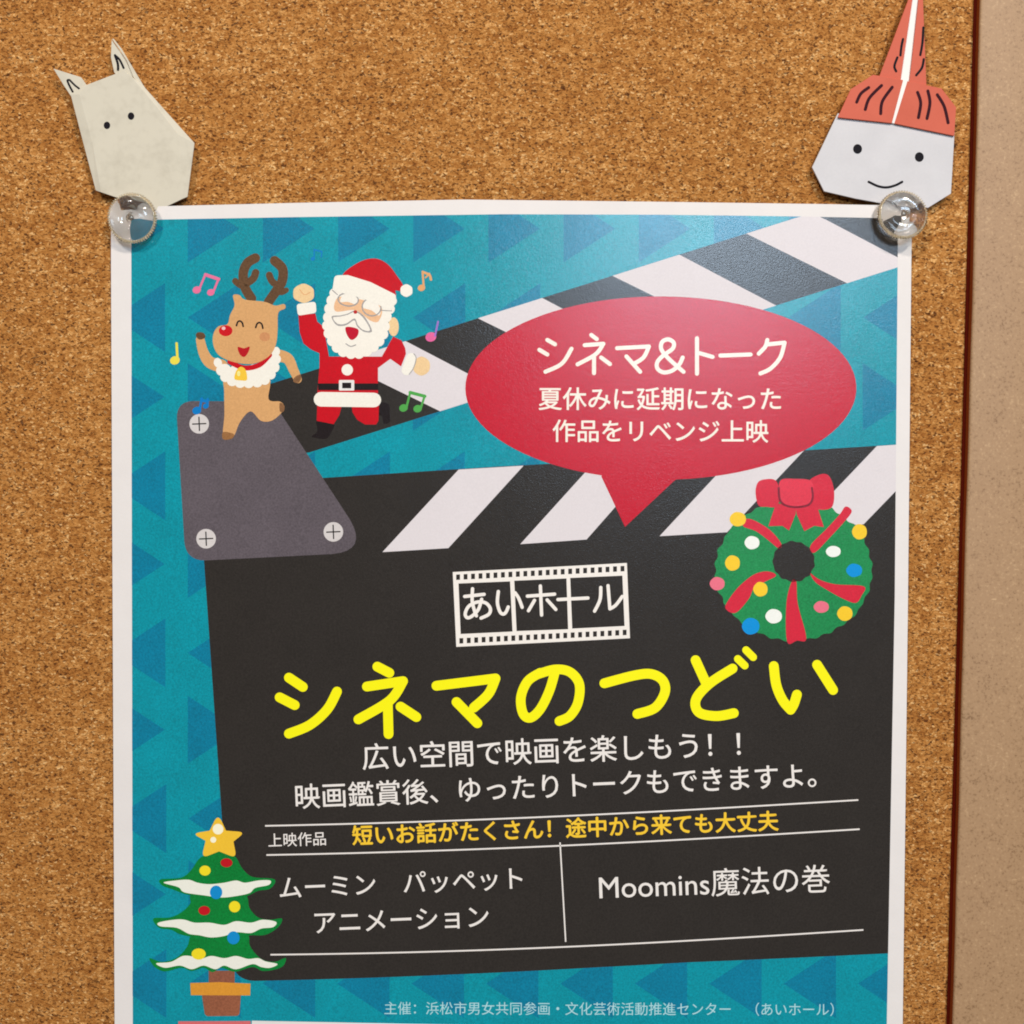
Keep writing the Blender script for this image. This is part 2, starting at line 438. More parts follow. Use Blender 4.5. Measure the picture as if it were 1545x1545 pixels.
def text(name, body, left, right, layer, rgb, parent, bold=0.0, height=None, **kw):
    """set a line so that its ink runs from left to right (pixel points on its middle line)"""
    cu = bpy.data.curves.new('glyphs', 'FONT'); cu.body = body; cu.size = 1.0; cu.resolution_u = 4; cu.offset = 0
    ob = bpy.data.objects.new('glyphs', cu); COL.objects.link(ob)
    dg = bpy.context.evaluated_depsgraph_get()
    me = ob.evaluated_get(dg).to_mesh()
    co = np.array([v.co[:2] for v in me.vertices]); fs = [tuple(p.vertices) for p in me.polygons]
    ob.evaluated_get(dg).to_mesh_clear()
    bpy.data.objects.remove(ob); bpy.data.curves.remove(cu)
    x0, x1 = co[:, 0].min(), co[:, 0].max(); y0, y1 = co[:, 1].min(), co[:, 1].max()
    dx, dy = right[0] - left[0], right[1] - left[1]; W = math.hypot(dx, dy); sx = W / (x1 - x0)
    sy = sx if height is None else height / (y1 - y0)
    ux, uy = dx / W, dy / W; ym = (y0 + y1) / 2
    bm = bmesh.new()
    sh = [(0, 0)] if bold <= 0 else [(0, 0), (-bold, 0), (bold, 0), (0, bold), (0, -bold)]
    for k, (hx, hy) in enumerate(sh):
        vs = []
        for x, y in co:
            a, b = (x - x0 + hx) * sx, (y - ym + hy) * sy
            X, Z = onp(left[0] + ux * a + uy * b, left[1] + uy * a - ux * b)
            vs.append(bm.verts.new((X, k * 0.5e-6, Z)))
        for f in fs:
            try: bm.faces.new([vs[i] for i in f])
            except ValueError: pass
    return finish_sheet(name, bm, layer, ink(rgb, **kw), parent)

# ------------------------------------------------------------------ notice board: cork face and wooden frame
def box_mesh(name, x0, x1, y0, y1, z0, z1):
    bm = bmesh.new(); bmesh.ops.create_cube(bm, size=1)
    for v in bm.verts:
        v.co = Vector(((x0 + x1) / 2 + v.co.x * (x1 - x0), (y0 + y1) / 2 + v.co.y * (y1 - y0), (z0 + z1) / 2 + v.co.z * (z1 - z0)))
    me = bpy.data.meshes.new(name); bm.to_mesh(me); bm.free(); return me
ZB = -0.36
board = thing('notice_board', (0, 0, ZB), 'cork notice board with a plain wooden frame strip along its right side', 'notice board')
FH = 3.0 * MM
ft = unp(1480, 0, FH); fb = unp(1438.5, 1545, FH)        # inner front edge of the frame
slope = (ft.x - fb.x) / (ft.z - fb.z)
def fx(z): return fb.x + slope * (z - fb.z)
me = bpy.data.meshes.new('cork_sheet')
zt, zb = 0.36, -0.36
verts = [(-0.5, 0, zb), (fx(zb) + 0.004, 0, zb), (fx(zt) + 0.004, 0, zt), (-0.5, 0, zt)]
verts += [(x, 0.008, z) for x, _, z in verts]
me.from_pydata([(x, y, z - ZB) for x, y, z in verts], [], [(0, 1, 2, 3), (7, 6, 5, 4), (0, 4, 5, 1), (1, 5, 6, 2), (2, 6, 7, 3), (3, 7, 4, 0)])
link_mesh('cork_sheet', me, board, cork_material())
# frame: swept profile with a small rounded arris
prof = [(0.0, 0.007), (0.0, -FH + 0.0006), (0.00012, -FH + 0.00025), (0.0004, -FH + 0.00005), (0.0009, -FH), (0.034, -FH), (0.0346, -FH + 0.0004), (0.035, -FH + 0.001), (0.035, 0.007)]
bm = bmesh.new(); rings = []
NZ = 60
for k in range(NZ + 1):
    z = zb + (zt - zb) * k / NZ
    w = 0.00006 * math.sin(k * 1.7) + 0.00005 * math.sin(k * 0.61)
    rings.append([bm.verts.new((fx(z) + px_ + w, y, z - ZB)) for px_, y in prof])
for a, b_ in zip(rings, rings[1:]):
    for i in range(len(prof) - 1):
        f = bm.faces.new((a[i], a[i + 1], b_[i + 1], b_[i])); f.smooth = True
        f.material_index = 1 if i == 0 else 0
bmesh.ops.recalc_face_normals(bm, faces=bm.faces[:])
me = bpy.data.meshes.new('frame_strip'); bm.to_mesh(me); bm.free()
fr = link_mesh('frame_strip', me, board, mdf_material('fibreboard', (164, 130, 95), (124, 92, 60), (196, 162, 122)))
me.materials.append(plain('shaded_brown_edge', (132, 60, 20), 0.8, Specular_IOR_Level=0.1))  # inner side of the frame: reddish brown with its shade put into the colour
# dark strip added for the gap and shadow line between cork and frame
me = bpy.data.meshes.new('frame_gap_strip'); bm = bmesh.new(); rings = []
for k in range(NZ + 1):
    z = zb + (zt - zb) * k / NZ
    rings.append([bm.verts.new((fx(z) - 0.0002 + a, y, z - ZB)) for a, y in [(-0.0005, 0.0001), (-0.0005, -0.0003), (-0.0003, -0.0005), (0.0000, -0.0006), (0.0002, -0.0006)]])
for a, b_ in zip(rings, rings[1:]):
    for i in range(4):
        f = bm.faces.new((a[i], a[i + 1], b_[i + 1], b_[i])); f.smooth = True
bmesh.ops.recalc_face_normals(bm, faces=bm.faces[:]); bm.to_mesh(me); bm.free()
link_mesh('frame_gap_strip', me, board, plain('dark_gap_shadow', (92, 18, 2), 0.8, Specular_IOR_Level=0.1))

# ------------------------------------------------------------------ the sheet of paper
PAPER_OUT = [(167.5, 313), (450, 306), (700, 301), (1000, 304.5), (1250, 308), (1376, 310.5), (1375, 400), (1370, 900), (1362, 1545), (1356, 2010), (175, 2010), (173, 1545), (167.5, 400)]
def dense(pts, step=30):
    o = []
    for i in range(len(pts)):
        a, b_ = pts[i], pts[(i + 1) % len(pts)]; n = max(1, int(math.hypot(b_[0] - a[0], b_[1] - a[1]) / step))
        o += [(a[0] + (b_[0] - a[0]) * k / n, a[1] + (b_[1] - a[1]) * k / n) for k in range(n)]
    return o
sheet = pr('paper_sheet', dense(PAPER_OUT, 40), 0, (0, 0, 0), mat=M_PAPER, thick=0.00012)

TEAL = (0, 140, 156); TRI = (0, 119, 150); BLACK = (44, 40, 37); PW = (214, 207, 209)
bgp = [(198, 332), (450, 327.5), (760, 323.2), (1000, 324), (1200, 326.5), (1355, 329.5), (1350, 900), (1338, 1545), (1337, 1559), (640, 1545), (380, 1540), (378, 1600), (200.4, 1600)]
pr('teal_background', dense(bgp, 60), 1, TEAL)
pr('pink_panel', [(269, 1541), (378, 1540.5), (378.5, 1700), (270, 1700)], 2, (214, 104, 108))
tris = []
for i, cy in enumerate([345, 479, 599, 733, 851, 985, 1101, 1235, 1349, 1484]):
    for k in range(-1, 11):
        x = 283.3 + k * (113.4 - (cy - 345) / 1140 * 1.15) + (1 if cy > 1200 else 0)
        if i % 2 == 0: t = [(x, cy - 51), (x + 78, cy), (x, cy + 51)]
        else: t = [(x + 79, cy - 52), (x + 79, cy + 52), (x, cy)]
        t = clip(t)
        if i == 0 and t: t = clip_top(t)
        if len(t) > 2: tris.append(t)
for t in tris: pr('triangle', t, 2, TRI)

# ------------------------------------------------------------------ printed clapperboard
arm = clip_top(clip([(380, 588), (1225, 321), (1420, 290), (1420, 382.5), (467, 682.5), (400, 690)]))
upper = lambda x: 579 - .3156 * (x - 408)
lower = lambda x: 682.5 - .3147 * (x - 467)
arm_o = pr('clapper_arm', arm, 3, BLACK)
for a, b_ in [(512, 612), (721, 818), (924, 1025), (1126, 1226)]:
    q = clip_top(clip([(a, upper(a)), (b_, upper(b_)), (b_ + 146, lower(b_ + 146)), (a + 152, lower(a + 152))]))
    pr('white_stripe', q, 4, PW, arm_o, rough=0.5, spec=0.12, grain=0.05)
body = pr('clapper_body', clip(rounded([(300, 733), (489.5, 721), (760, 703.5), (1215, 679.5), (1380, 669), (1370, 1437), (1035, 1452), (900, 1459.5), (700, 1469.5), (352, 1481)], [2, 1, 1, 1, 1, 1, 1, 1, 1, 34])), 3, BLACK)
for q in [[(577, 833), (676.5, 827), (790, 702.5), (692, 708.5)], [(785, 821), (885, 814), (993, 691.5), (897, 697)],
          [(995, 809), (1097, 803), (1213, 679.7), (1110, 685.5)], [(1205, 797), (1303, 791), (1424, 666), (1323, 673)]]:
    pr('white_stripe', clip(q), 4, PW, body, rough=0.5, spec=0.12, grain=0.05)
hinge = pr('hinge_plate', rounded([(265.5, 605), (412, 606), (560, 833), (280, 847)], [24, 4, 34, 30]), 5, (92, 84, 90))
for cx, cy in [(300.6, 639.5), (311, 812.8), (503, 802.5)]:
    s = pr('screw', ell(cx, cy, 14.8), 6, (206, 200, 198), hinge, grain=0.08)
    pr('screw_slot', [rib([(cx - 10, cy + .4), (cx + 10, cy - .4)], 1.9, False), rib([(cx - .4, cy - 10), (cx + .4, cy + 10)], 1.9, False)], 7, (30, 28, 28), hinge)

# ------------------------------------------------------------------ speech bubble
e = [(997 + 295 * math.cos(a), 585.5 + 138.3 * math.sin(a)) for a in np.linspace(math.radians(107.5), math.radians(107.5 + 360 - 22), 90)]
bub = pr('speech_bubble', e + [(1016, 726.5), (943, 795), (907, 718.5)], 6, (188, 14, 40))
B = T(680, 440, 2.414)
W1 = 6.1
def st(Tr, w, *paths):
    out = []
    for p in paths:
        sharp = isinstance(p, tuple)
        out.append(rib(Tr(list(p)), w, smooth=not sharp))
    return out
L1 = st(B, W1,
        ((352, 176), (380, 192)), ((323, 212), (352, 229)), [(345, 292), (405, 262), (440, 208)],
        ((512, 158), (532, 173)), ((488, 195), (556, 190)), [(556, 190), (528, 228), (462, 265)], ((522, 234), (522, 297)), ((548, 240), (580, 264)),
        ((606, 206), (722, 200)), [(722, 200), (702, 240), (665, 264)], ((640, 236), (690, 292)),
        [(848, 292), (800, 250), (768, 212), (770, 184), (792, 174), (812, 186), (808, 208), (775, 232), (753, 256), (753, 280), (775, 294), (806, 288), (832, 266), (845, 240)],
        ((897, 170), (897, 299)), ((906, 224), (954, 238)), ((982, 233), (1092, 229)),
        [(1153, 176), (1146, 200), (1122, 226)], ((1155, 192), (1216, 186)), [(1216, 186), (1200, 240), (1165, 280), (1128, 298)])
IV = (236, 226, 212)
pr('heading_lettering', L1, 7, IV, bub, grain=0.05)
text('subtitle_lettering', '夏休みに延期になった', (813, 601.5), (1178, 602), 7, IV, bub, bold=0.011, grain=0.05)
text('subtitle_lettering', '作品をリベンジ上映', (834, 650), (1159, 651), 7, IV, bub, bold=0.011, grain=0.05)

# ------------------------------------------------------------------ film strip logo
FT = T(640, 830, 4.29)
WT = (238, 230, 222)
film = pr('film_strip', FT([(185, 142), (1312, 83), (1332, 570), (208, 626)]), 5, WT, grain=0.05)
for q in [[(222, 216), (556, 202), (572, 527), (236, 543)], [(583, 198), (921, 183), (932, 512), (598, 524)], [(945, 180), (1283, 165), (1297, 491), (958, 508)]]:
    pr('film_window', FT(q), 6, BLACK, film)
def holes(a, b_):
    o = []
    for k in range(23):
        cx = a[0] + (b_[0] - a[0]) * k / 22; cy = a[1] + (b_[1] - a[1]) * k / 22
        o.append(FT([(cx - 12, cy - 17), (cx + 13, cy - 18), (cx + 13, cy + 17), (cx - 12, cy + 18)]))
    return o
for h in holes((219, 175), (1283, 120)) + holes((240, 587), (1297, 533)): pr('sprocket_hole', h, 6, BLACK, film)
pr('hall_lettering', st(FT, 5.0,
   ((262, 300), (388, 286)), [(313, 250), (311, 330), (328, 400), (338, 425)],
   [(372, 318), (350, 385), (305, 430), (276, 436), (266, 408), (290, 362), (345, 336), (398, 342), (428, 378), (418, 415), (368, 440)],
   [(480, 268), (474, 340), (490, 398), (512, 414), (530, 400), (544, 368)], [(588, 276), (612, 312), (634, 370)],
   ((668, 298), (844, 285)), ((752, 232), (760, 420)), ((714, 325), (675, 392)), ((796, 322), (852, 384)),
   ((866, 320), (1060, 310)), [(1143, 242), (1138, 320), (1103, 395)], ((1190, 230), (1202, 380)), [(1202, 380), (1240, 356), (1282, 300)]), 7, WT, film, grain=0.05)

# ------------------------------------------------------------------ title and lines
A1, A2 = T(380, 970, 3.433), T(830, 970, 3.153)
YEL = (250, 238, 16)
I_ = lambda p: list(p)
ttl = [rib(A1(p), 14.8, s) for p, s in [
    ([(192, 180), (264, 228)], 0), ([(144, 282), (222, 322)], 0), ([(192, 470), (300, 425), (390, 345), (441, 252)], 1),
    ([(650, 123), (712, 155)], 0), ([(596, 226), (783, 198)], 0), ([(783, 198), (715, 298), (552, 396)], 1), ([(704, 318), (708, 472)], 0), ([(770, 330), (852, 384)], 0),
    ([(956, 222), (1262, 184)], 0), ([(1262, 184), (1225, 265), (1150, 335)], 1), ([(1060, 306), (1168, 416)], 0)]]
ttl += [rib([(838, 1011), (829, 1042), (815, 1070), (800, 1083), (789, 1076), (786, 1052), (796, 1028), (815, 1015)], 14.5),
        rib([(812, 1017), (838, 1010), (860, 1014), (874, 1032), (872, 1060), (860, 1080), (844, 1088)], 14.5)]
ttl += [rib(A2(p), 14.8, s) for p, s in [
    ([(258, 192), (400, 155), (480, 148), (535, 178), (546, 235), (500, 308), (415, 338)], 1),
    ([(692, 82), (742, 192)], 0), ([(868, 122), (760, 192), (694, 268), (708, 330), (790, 348), (874, 334)], 1),
    
    ([(1064, 110), (1076, 200), (1106, 272), (1144, 318)], 1), ([(1144, 318), (1160, 290), (1174, 246)], 1), ([(1270, 104), (1346, 224)], 0)]]
ttl += [rib(A2([(893, 76), (926, 108)]), 11.5, False), rib(A2([(932, 34), (966, 68)]), 11.5, False)]
pr('title_lettering', ttl, 5, YEL, body, grain=0.04)
TW = (232, 226, 220)
for nm, tx, l, r, bo in [
    ('line_lettering', '広い空間で映画を楽しもう！！', (547, 1142), (1117, 1122), .007),
    ('line_lettering', '映画鑑賞後、ゆったりトークもできますよ。', (446, 1202), (1231, 1169), .007),
    ('small_lettering', '上映作品', (405, 1268), (491.5, 1265), .006),
    ('programme_lettering', 'ムーミン　パッペット', (422, 1340), (788, 1325), .006),
    ('programme_lettering', 'アニメーション', (475, 1393), (737, 1383), .006),
    ('programme_lettering', 'Moomins魔法の巻', (904, 1338), (1252, 1325), .002)]:
    text(nm, tx, l, r, 5, TW, body, bold=bo, grain=0.05)
text('notice_lettering', '短いお話がたくさん！途中から来ても大丈夫', (532, 1260.5), (1174, 1238), 5, (246, 196, 52), body, bold=.022, grain=0.05)
text('organiser_lettering', '主催：浜松市男女共同参画・文化芸術活動推進センター　（あいホール）', (580, 1521), (1258, 1523), 3, (170, 212, 218), poster, bold=-.004, grain=0.05)
for a, b_, w in [((400, 1246), (1295, 1207), 2.3), ((402, 1290), (1297, 1251), 2.3), ((408, 1440.4), (1302.6, 1403), 2.3), ((845, 1271), (853.5, 1421), 2.1)]:
    pr('rule_line', rib([a, b_], w, False, cap=False), 6, TW, body, grain=0.05)

# ------------------------------------------------------------------ wreath
W_ = T(1050, 700, 4.984)
GRN = (28, 132, 74); RED = (204, 36, 58)
wre = pr('wreath', [W_(wob(735, 800, 588, 528, 64, 0.016, 3))], 7, GRN)
pr('wreath_hole', W_(wob(735, 733, 158, 152, 26, 0.03, 5)), 8, BLACK, wre)
for q in [[(372, 415), (440, 425), (560, 500), (642, 600), (622, 635), (540, 570), (450, 505), (355, 468)],
          [(1125, 320), (1172, 355), (1120, 430), (1000, 560), (900, 662), (862, 655), (870, 600), (980, 490), (1080, 380)],
          [(598, 845), (585, 820), (520, 808), (430, 835), (320, 925), (240, 1030), (222, 1085), (270, 1120), (320, 1105), (400, 1010), (440, 930), (530, 880)],
          [(860, 822), (930, 870), (1050, 905), (1262, 920), (1245, 990), (1200, 1045), (1100, 1010), (1000, 955), (900, 890)],
          [(720, 885), (755, 885), (765, 1050), (830, 1310), (760, 1328), (685, 1335), (680, 1050)]]:
    pr('ribbon_band', W_(S(q, dens=5)), 8, RED, wre)
pr('bow_tail', W_([(600, 300), (755, 300), (750, 375), (700, 500), (650, 465), (545, 468)]), 9, RED, wre)
pr('bow_tail', W_([(745, 300), (905, 300), (962, 475), (890, 465), (815, 505), (758, 380)]), 9, RED, wre)
pr('bow_loop', W_(S([(600, 125), (520, 115), (465, 140), (448, 215), (470, 310), (530, 322), (610, 318), (630, 220)])), 10, RED, wre)
pr('bow_loop', W_(S([(850, 130), (930, 80), (990, 82), (1025, 140), (1040, 230), (1025, 320), (960, 345), (880, 325), (860, 230)])), 10, RED, wre)
pr('bow_knot', W_(S([(640, 120), (740, 112), (860, 125), (885, 200), (870, 290), (800, 322), (690, 318), (630, 280), (620, 200)])), 11, (214, 50, 70), wre)
pr('bow_crease', [W_(rib([(622, 180), (630, 265), (670, 310), (760, 325), (850, 305), (878, 250), (872, 180)], 17, w2=15))], 12, (124, 26, 44), wre)
for cx, cy, rx, ry, c in [(315, 415, 62, 54, 0), (275, 745, 56, 58, 0), (1230, 510, 56, 58, 0), (485, 942, 54, 55, 0), (1120, 1125, 58, 55, 0),
                          (422, 592, 56, 50, 1), (1033, 658, 56, 42, 1), (585, 1145, 62, 54, 1), (1190, 800, 60, 50, 2), (412, 1220, 66, 62, 2),
                          (160, 900, 56, 50, 3), (943, 1075, 57, 44, 3)]:
    pr('bauble', W_(wob(cx, cy, rx, ry, 10, 0.02, cx)), 12, [(244, 196, 44), (236, 240, 230), (0, 140, 212), (226, 110, 130)][c], wre, grain=0.06)

# ------------------------------------------------------------------ printed tree
R_ = T(200, 1200, 4.479)
tr = pr('decorated_tree', R_([(515, 1185), (690, 1185), (690, 1275), (515, 1275)]), 5, (136, 82, 62))
pr('pot', R_(rounded([(468, 1345), (732, 1345), (722, 1490), (490, 1492)], [4, 4, 26, 26])), 6, (146, 88, 62), tr)
pr('pot_rim', R_([(390, 1268), (590, 1262), (797, 1272), (795, 1352), (395, 1350)]), 7, (214, 146, 48), tr)
G2 = (0, 122, 50); SN = (232, 232, 220)
tiers = [
 ([(410, 930), (590, 900), (770, 930), (795, 1020), (870, 1105), (960, 1125), (1035, 1098), (1020, 1150), (970, 1175), (880, 1187), (810, 1160), (690, 1192), (600, 1165), (540, 1195), (480, 1165), (400, 1187), (330, 1165), (220, 1190), (150, 1160), (115, 1100), (200, 1125), (300, 1095), (370, 1020)],
  [(160, 1135), (260, 1125), (340, 1085), (410, 1090), (450, 1110), (530, 1085), (620, 1100), (700, 1085), (780, 1105), (850, 1100), (900, 1122), (980, 1140), (930, 1165), (870, 1160), (810, 1140), (700, 1175), (620, 1150), (560, 1175), (480, 1150), (400, 1175), (320, 1150), (220, 1165)]),
 ([(400, 670), (580, 640), (760, 670), (790, 760), (850, 825), (930, 840), (1010, 832), (985, 890), (900, 942), (800, 945), (740, 955), (600, 950), (480, 960), (400, 955), (320, 938), (260, 908), (180, 895), (140, 832), (250, 825), (330, 790), (390, 730)],
  [(175, 860), (280, 840), (350, 840), (420, 860), (520, 860), (620, 875), (700, 850), (800, 860), (880, 840), (970, 855), (950, 890), (870, 900), (800, 930), (700, 925), (620, 950), (530, 960), (450, 945), (380, 935), (300, 895), (190, 885)]),
 ([(585, 370), (690, 410), (740, 490), (810, 550), (960, 567), (930, 630), (850, 645), (760, 685), (650, 695), (560, 695), (440, 683), (350, 665), (270, 635), (200, 608), (188, 568), (330, 555), (400, 500), (460, 420)],
  [(210, 590), (290, 575), (380, 570), (440, 590), (520, 600), (620, 590), (700, 575), (760, 590), (850, 575), (930, 575), (920, 605), (830, 625), (790, 660), (700, 680), (600, 690), (480, 675), (350, 655), (310, 620)])]
for i, (a, b_) in enumerate(tiers):
    pr('tree_tier', R_(S(a, dens=5)), 8 + 2 * i, G2, tr)
    pr('snow_edge', R_(S(b_, dens=5)), 9 + 2 * i, SN, tr, grain=0.05)
pr('star', R_(rounded([(578, 122), (632, 238), (762, 248), (682, 312), (704, 425), (585, 378), (466, 425), (494, 306), (404, 258), (522, 238)], [30, 8, 26, 8, 26, 8, 26, 8, 26, 8])), 14, (238, 190, 52), tr, grain=0.06)
pr('star_glint', [R_(ell(578, 228, 36)), R_(ell(546, 300, 20))], 15, (250, 240, 210), tr, grain=0.03)
for cx, cy, rx, ry, c in [(490, 508, 38, 34, 0), (635, 455, 40, 30, 1), (565, 655, 42, 46, 2), (485, 778, 39, 31, 1), (690, 752, 38, 38, 0), (682, 962, 42, 44, 2), (447, 1072, 48, 38, 0)]:
    pr('tree_bauble', R_(ell(cx, cy, rx, ry)), 14, [(240, 216, 36), (188, 16, 30), (10, 136, 200)][c], tr, grain=0.06)

# ------------------------------------------------------------------ dancing reindeer and santa prints
Z = T(240, 370, 3.511)
BR = (96, 68, 44); TAN = (208, 158, 104); SW = (236, 230, 218); SR = (192, 6, 26); SK = (238, 196, 146); GR = (158, 154, 152); DK = (26, 18, 20)
rd = pr('reindeer', Z(S([(350, 690), (470, 650), (585, 700), (580, 815), (640, 828), (662, 850), (655, 880), (600, 928), (540, 930), (485, 880), (430, 935), (400, 1005), (375, 1026), (338, 1018), (346, 900), (345, 780)], dens=5)), 8, TAN)
for q, w in [([(490, 282), (456, 225), (446, 150), (468, 95), (510, 68)], 36), ([(455, 222), (425, 208), (404, 190)], 24), ([(468, 200), (500, 175), (512, 145)], 28),
             ([(580, 300), (622, 240), (652, 190), (654, 125), (612, 82)], 36), ([(628, 215), (598, 190), (584, 158)], 26), ([(620, 245), (650, 250), (674, 238)], 20)]:
    pr('antler', rib(Z(q), w * 1.4 / 3.511), 9 + (w < 30), BR, rd)
pr('reindeer_arm', rib(Z([(218, 500), (236, 570), (270, 620), (330, 640)]), 13, w2=20), 8.5, TAN, rd)
pr('hoof', Z(S([(195, 480), (205, 462), (235, 465), (245, 488), (215, 500)])), 9.5, BR, rd)
pr('reindeer_arm', rib(Z([(610, 580), (680, 600), (712, 660), (735, 710)]), 19, w2=12), 8.5, TAN, rd)
pr('hoof', Z(S([(718, 700), (748, 685), (752, 710), (735, 730), (712, 722)])), 9.5, (130, 92, 60), rd)
pr('hoof', Z(S([(340, 990), (395, 1000), (385, 1025), (340, 1028)])), 9, (150, 104, 62), rd)
pr('hoof', Z(S([(640, 835), (664, 850), (660, 880), (640, 880)])), 9, (130, 92, 60), rd)
pr('fur_collar', Z(scal([(300, 600), (350, 640), (450, 650), (560, 620), (612, 540), (634, 590), (618, 670), (560, 730), (470, 745), (385, 735), (325, 690)], 20, 12)), 10, SW, rd, grain=0.06)
pr('collar', rib(Z([(375, 618), (450, 650), (530, 635), (586, 582)]), 7.5), 11, SR, rd)
hd = pr('reindeer_head', Z(S([(392, 266), (425, 264), (455, 288), (560, 300), (615, 320), (662, 312), (668, 335), (632, 358), (628, 450), (618, 530), (580, 590), (500, 628), (400, 620), (320, 585), (288, 530), (288, 470), (315, 430), (362, 418), (376, 370), (400, 318)], dens=5)), 12, TAN, rd)
pr('cheek', Z(ell(560, 485, 28, 24)), 13, (198, 138, 92), rd)
pr('nose', Z(ell(353, 453, 36, 29)), 13, (196, 14, 28), rd)
pr('nose_glint', Z(ell(342, 440, 10, 9)), 14, (240, 190, 190), rd)
pr('eye', rib(Z([(410, 426), (418, 406), (430, 402), (441, 412), (446, 430)]), 2.6), 13, DK, rd)
pr('eye', rib(Z([(512, 436), (520, 416), (533, 410), (545, 420), (550, 440)]), 2.6), 13, DK, rd)
pr('mouth', Z(S([(417, 540), (450, 546), (480, 538), (470, 572), (450, 592), (428, 578)])), 13, (178, 14, 28), rd)
pr('bell', Z(S([(400, 708), (408, 668), (432, 644), (458, 660), (466, 712), (432, 716)])), 14, (236, 192, 60), rd, grain=0.05)
pr('bell_glint', Z(ell(422, 680, 9, 14)), 15, (248, 226, 140), rd)

sa = pr('santa', Z([(738, 370), (828, 362), (838, 405), (872, 432), (900, 590), (1180, 590), (1240, 484), (1285, 505), (1304, 545), (1308, 575), (1282, 642), (1225, 602), (1160, 650), (1160, 785), (838, 785), (850, 640), (850, 572), (805, 552), (765, 520), (745, 460)]), 8, SR)
pr('boot', Z(S([(838, 925), (925, 945), (912, 990), (885, 1025), (830, 1020), (808, 1012), (838, 985)])), 9, DK, sa)
pr('boot', Z(S([(1165, 838), (1215, 842), (1222, 890), (1222, 935), (1190, 945), (1180, 905), (1155, 895)])), 7, DK, sa)
pr('trouser_leg', Z([(838, 845), (968, 850), (955, 900), (925, 948), (835, 930)]), 10, SR, sa)
pr('trouser_leg', Z([(1020, 850), (1165, 845), (1162, 930), (1150, 950), (1092, 950), (1050, 925), (1025, 885)]), 10, SR, sa)
pr('coat_hem', rib(Z([(858, 816), (1138, 820)]), 22, False), 11, SW, sa, grain=0.06)
pr('belt', Z([(842, 732), (1160, 732), (1160, 768), (842, 768)]), 9, DK, sa)
pr('buckle', [Z(rounded([(953, 714), (1034, 714), (1034, 770), (953, 770)], [6] * 4))], 10, (226, 222, 218), sa)
pr('buckle_hole', [Z([(970, 728), (1018, 728), (1018, 758), (970, 758)])], 11, DK, sa)
pr('button', Z(ell(997, 660, 30)), 9, SW, sa, grain=0.05)
pr('cuff', Z(rounded([(728, 312), (830, 298), (834, 358), (735, 374)], [16] * 4)), 9, SW, sa, grain=0.06)
pr('mitten', Z(wob(766, 255, 57, 50, 12, 0.03, 2)), 10, SK, sa)
pr('mitten_crease', rib(Z([(745, 235), (770, 262), (800, 250)]), 1.3), 11, (214, 160, 112), sa)
pr('mitten', Z(wob(1390, 640, 46, 50, 12, 0.03, 4)), 9, SK, sa)
pr('cuff', rib(Z([(1336, 598), (1312, 662)]), 15.5, False), 10, SW, sa, grain=0.06)
pr('cuff_line', rib(Z([(1350, 575), (1362, 600), (1348, 650), (1325, 684)]), 1.4), 11, GR, sa)
pr('ear', Z(ell(1242, 432, 28, 50)), 9, SK, sa)
brd = pr('beard', Z(scal([(935, 230), (895, 300), (880, 380), (876, 440), (900, 510), (950, 570), (1025, 592), (1100, 580), (1165, 535), (1205, 470), (1215, 400), (1240, 330), (1235, 270), (1080, 200)], 26, 11)), 11, SW, sa, grain=0.05)
pr('face', Z(S([(940, 285), (1000, 275), (1170, 320), (1165, 400), (1120, 400), (1040, 345), (935, 350)])), 12, (236, 182, 140), sa)
pr('eyebrow', Z(S([(960, 300), (975, 265), (1020, 255), (1055, 285), (1040, 312), (1000, 300)])), 13, SW, sa, grain=0.05)
pr('eyebrow', Z(S([(1080, 330), (1090, 292), (1135, 292), (1172, 335), (1165, 372), (1125, 345)])), 13, SW, sa, grain=0.05)
for q in [ell(1002, 288, 54, 34, rot=.1), ell(1126, 328, 50, 46, rot=.3)]:
    pr('spectacle_rim', rib(Z(q + q[:1]), 2.0, False), 14, GR, sa)
pr('spectacle_arm', [rib(Z([(918, 238), (945, 262)]), 1.4, False), rib(Z([(1176, 345), (1232, 348)]), 1.4, False)], 14, GR, sa)
pr('moustache_line', Z(S([(914, 378), (960, 372), (1000, 362), (1040, 347), (1090, 380), (1128, 455), (1085, 458), (1048, 428), (1034, 398), (990, 424), (942, 424)], dens=5)), 14, GR, sa)
pr('moustache', Z(S([(922, 384), (960, 378), (1000, 368), (1040, 354), (1082, 385), (1118, 448), (1085, 450), (1054, 424), (1036, 388), (990, 415), (946, 416)], dens=5)), 15, SW, sa, grain=0.05)
pr('nose', Z(ell(1040, 354, 10)), 16, (180, 40, 40), sa)
pr('mouth', Z(S([(988, 436), (1022, 434), (1056, 448), (1050, 482), (1020, 502), (996, 476)])), 14, (184, 8, 40), sa)
pr('chin_line', rib(Z([(990, 522), (1015, 536), (1042, 528)]), 1.6), 14, GR, sa)
pr('hat', Z(S([(972, 170), (1050, 95), (1140, 70), (1210, 100), (1262, 165), (1292, 212), (1282, 242), (1252, 240), (1246, 270), (1120, 225)], dens=5)), 14, SR, sa)
pr('hat_brim', Z(rounded([(930, 160), (1000, 158), (1120, 195), (1254, 262), (1256, 290), (1236, 348), (1080, 282), (918, 240)], [22, 10, 10, 16, 16, 20, 10, 16])), 15, SW, sa, grain=0.06)
pr('pompom', Z(wob(1310, 240, 33, 33, 12, 0.04, 8)), 16, SW, sa, grain=0.05)

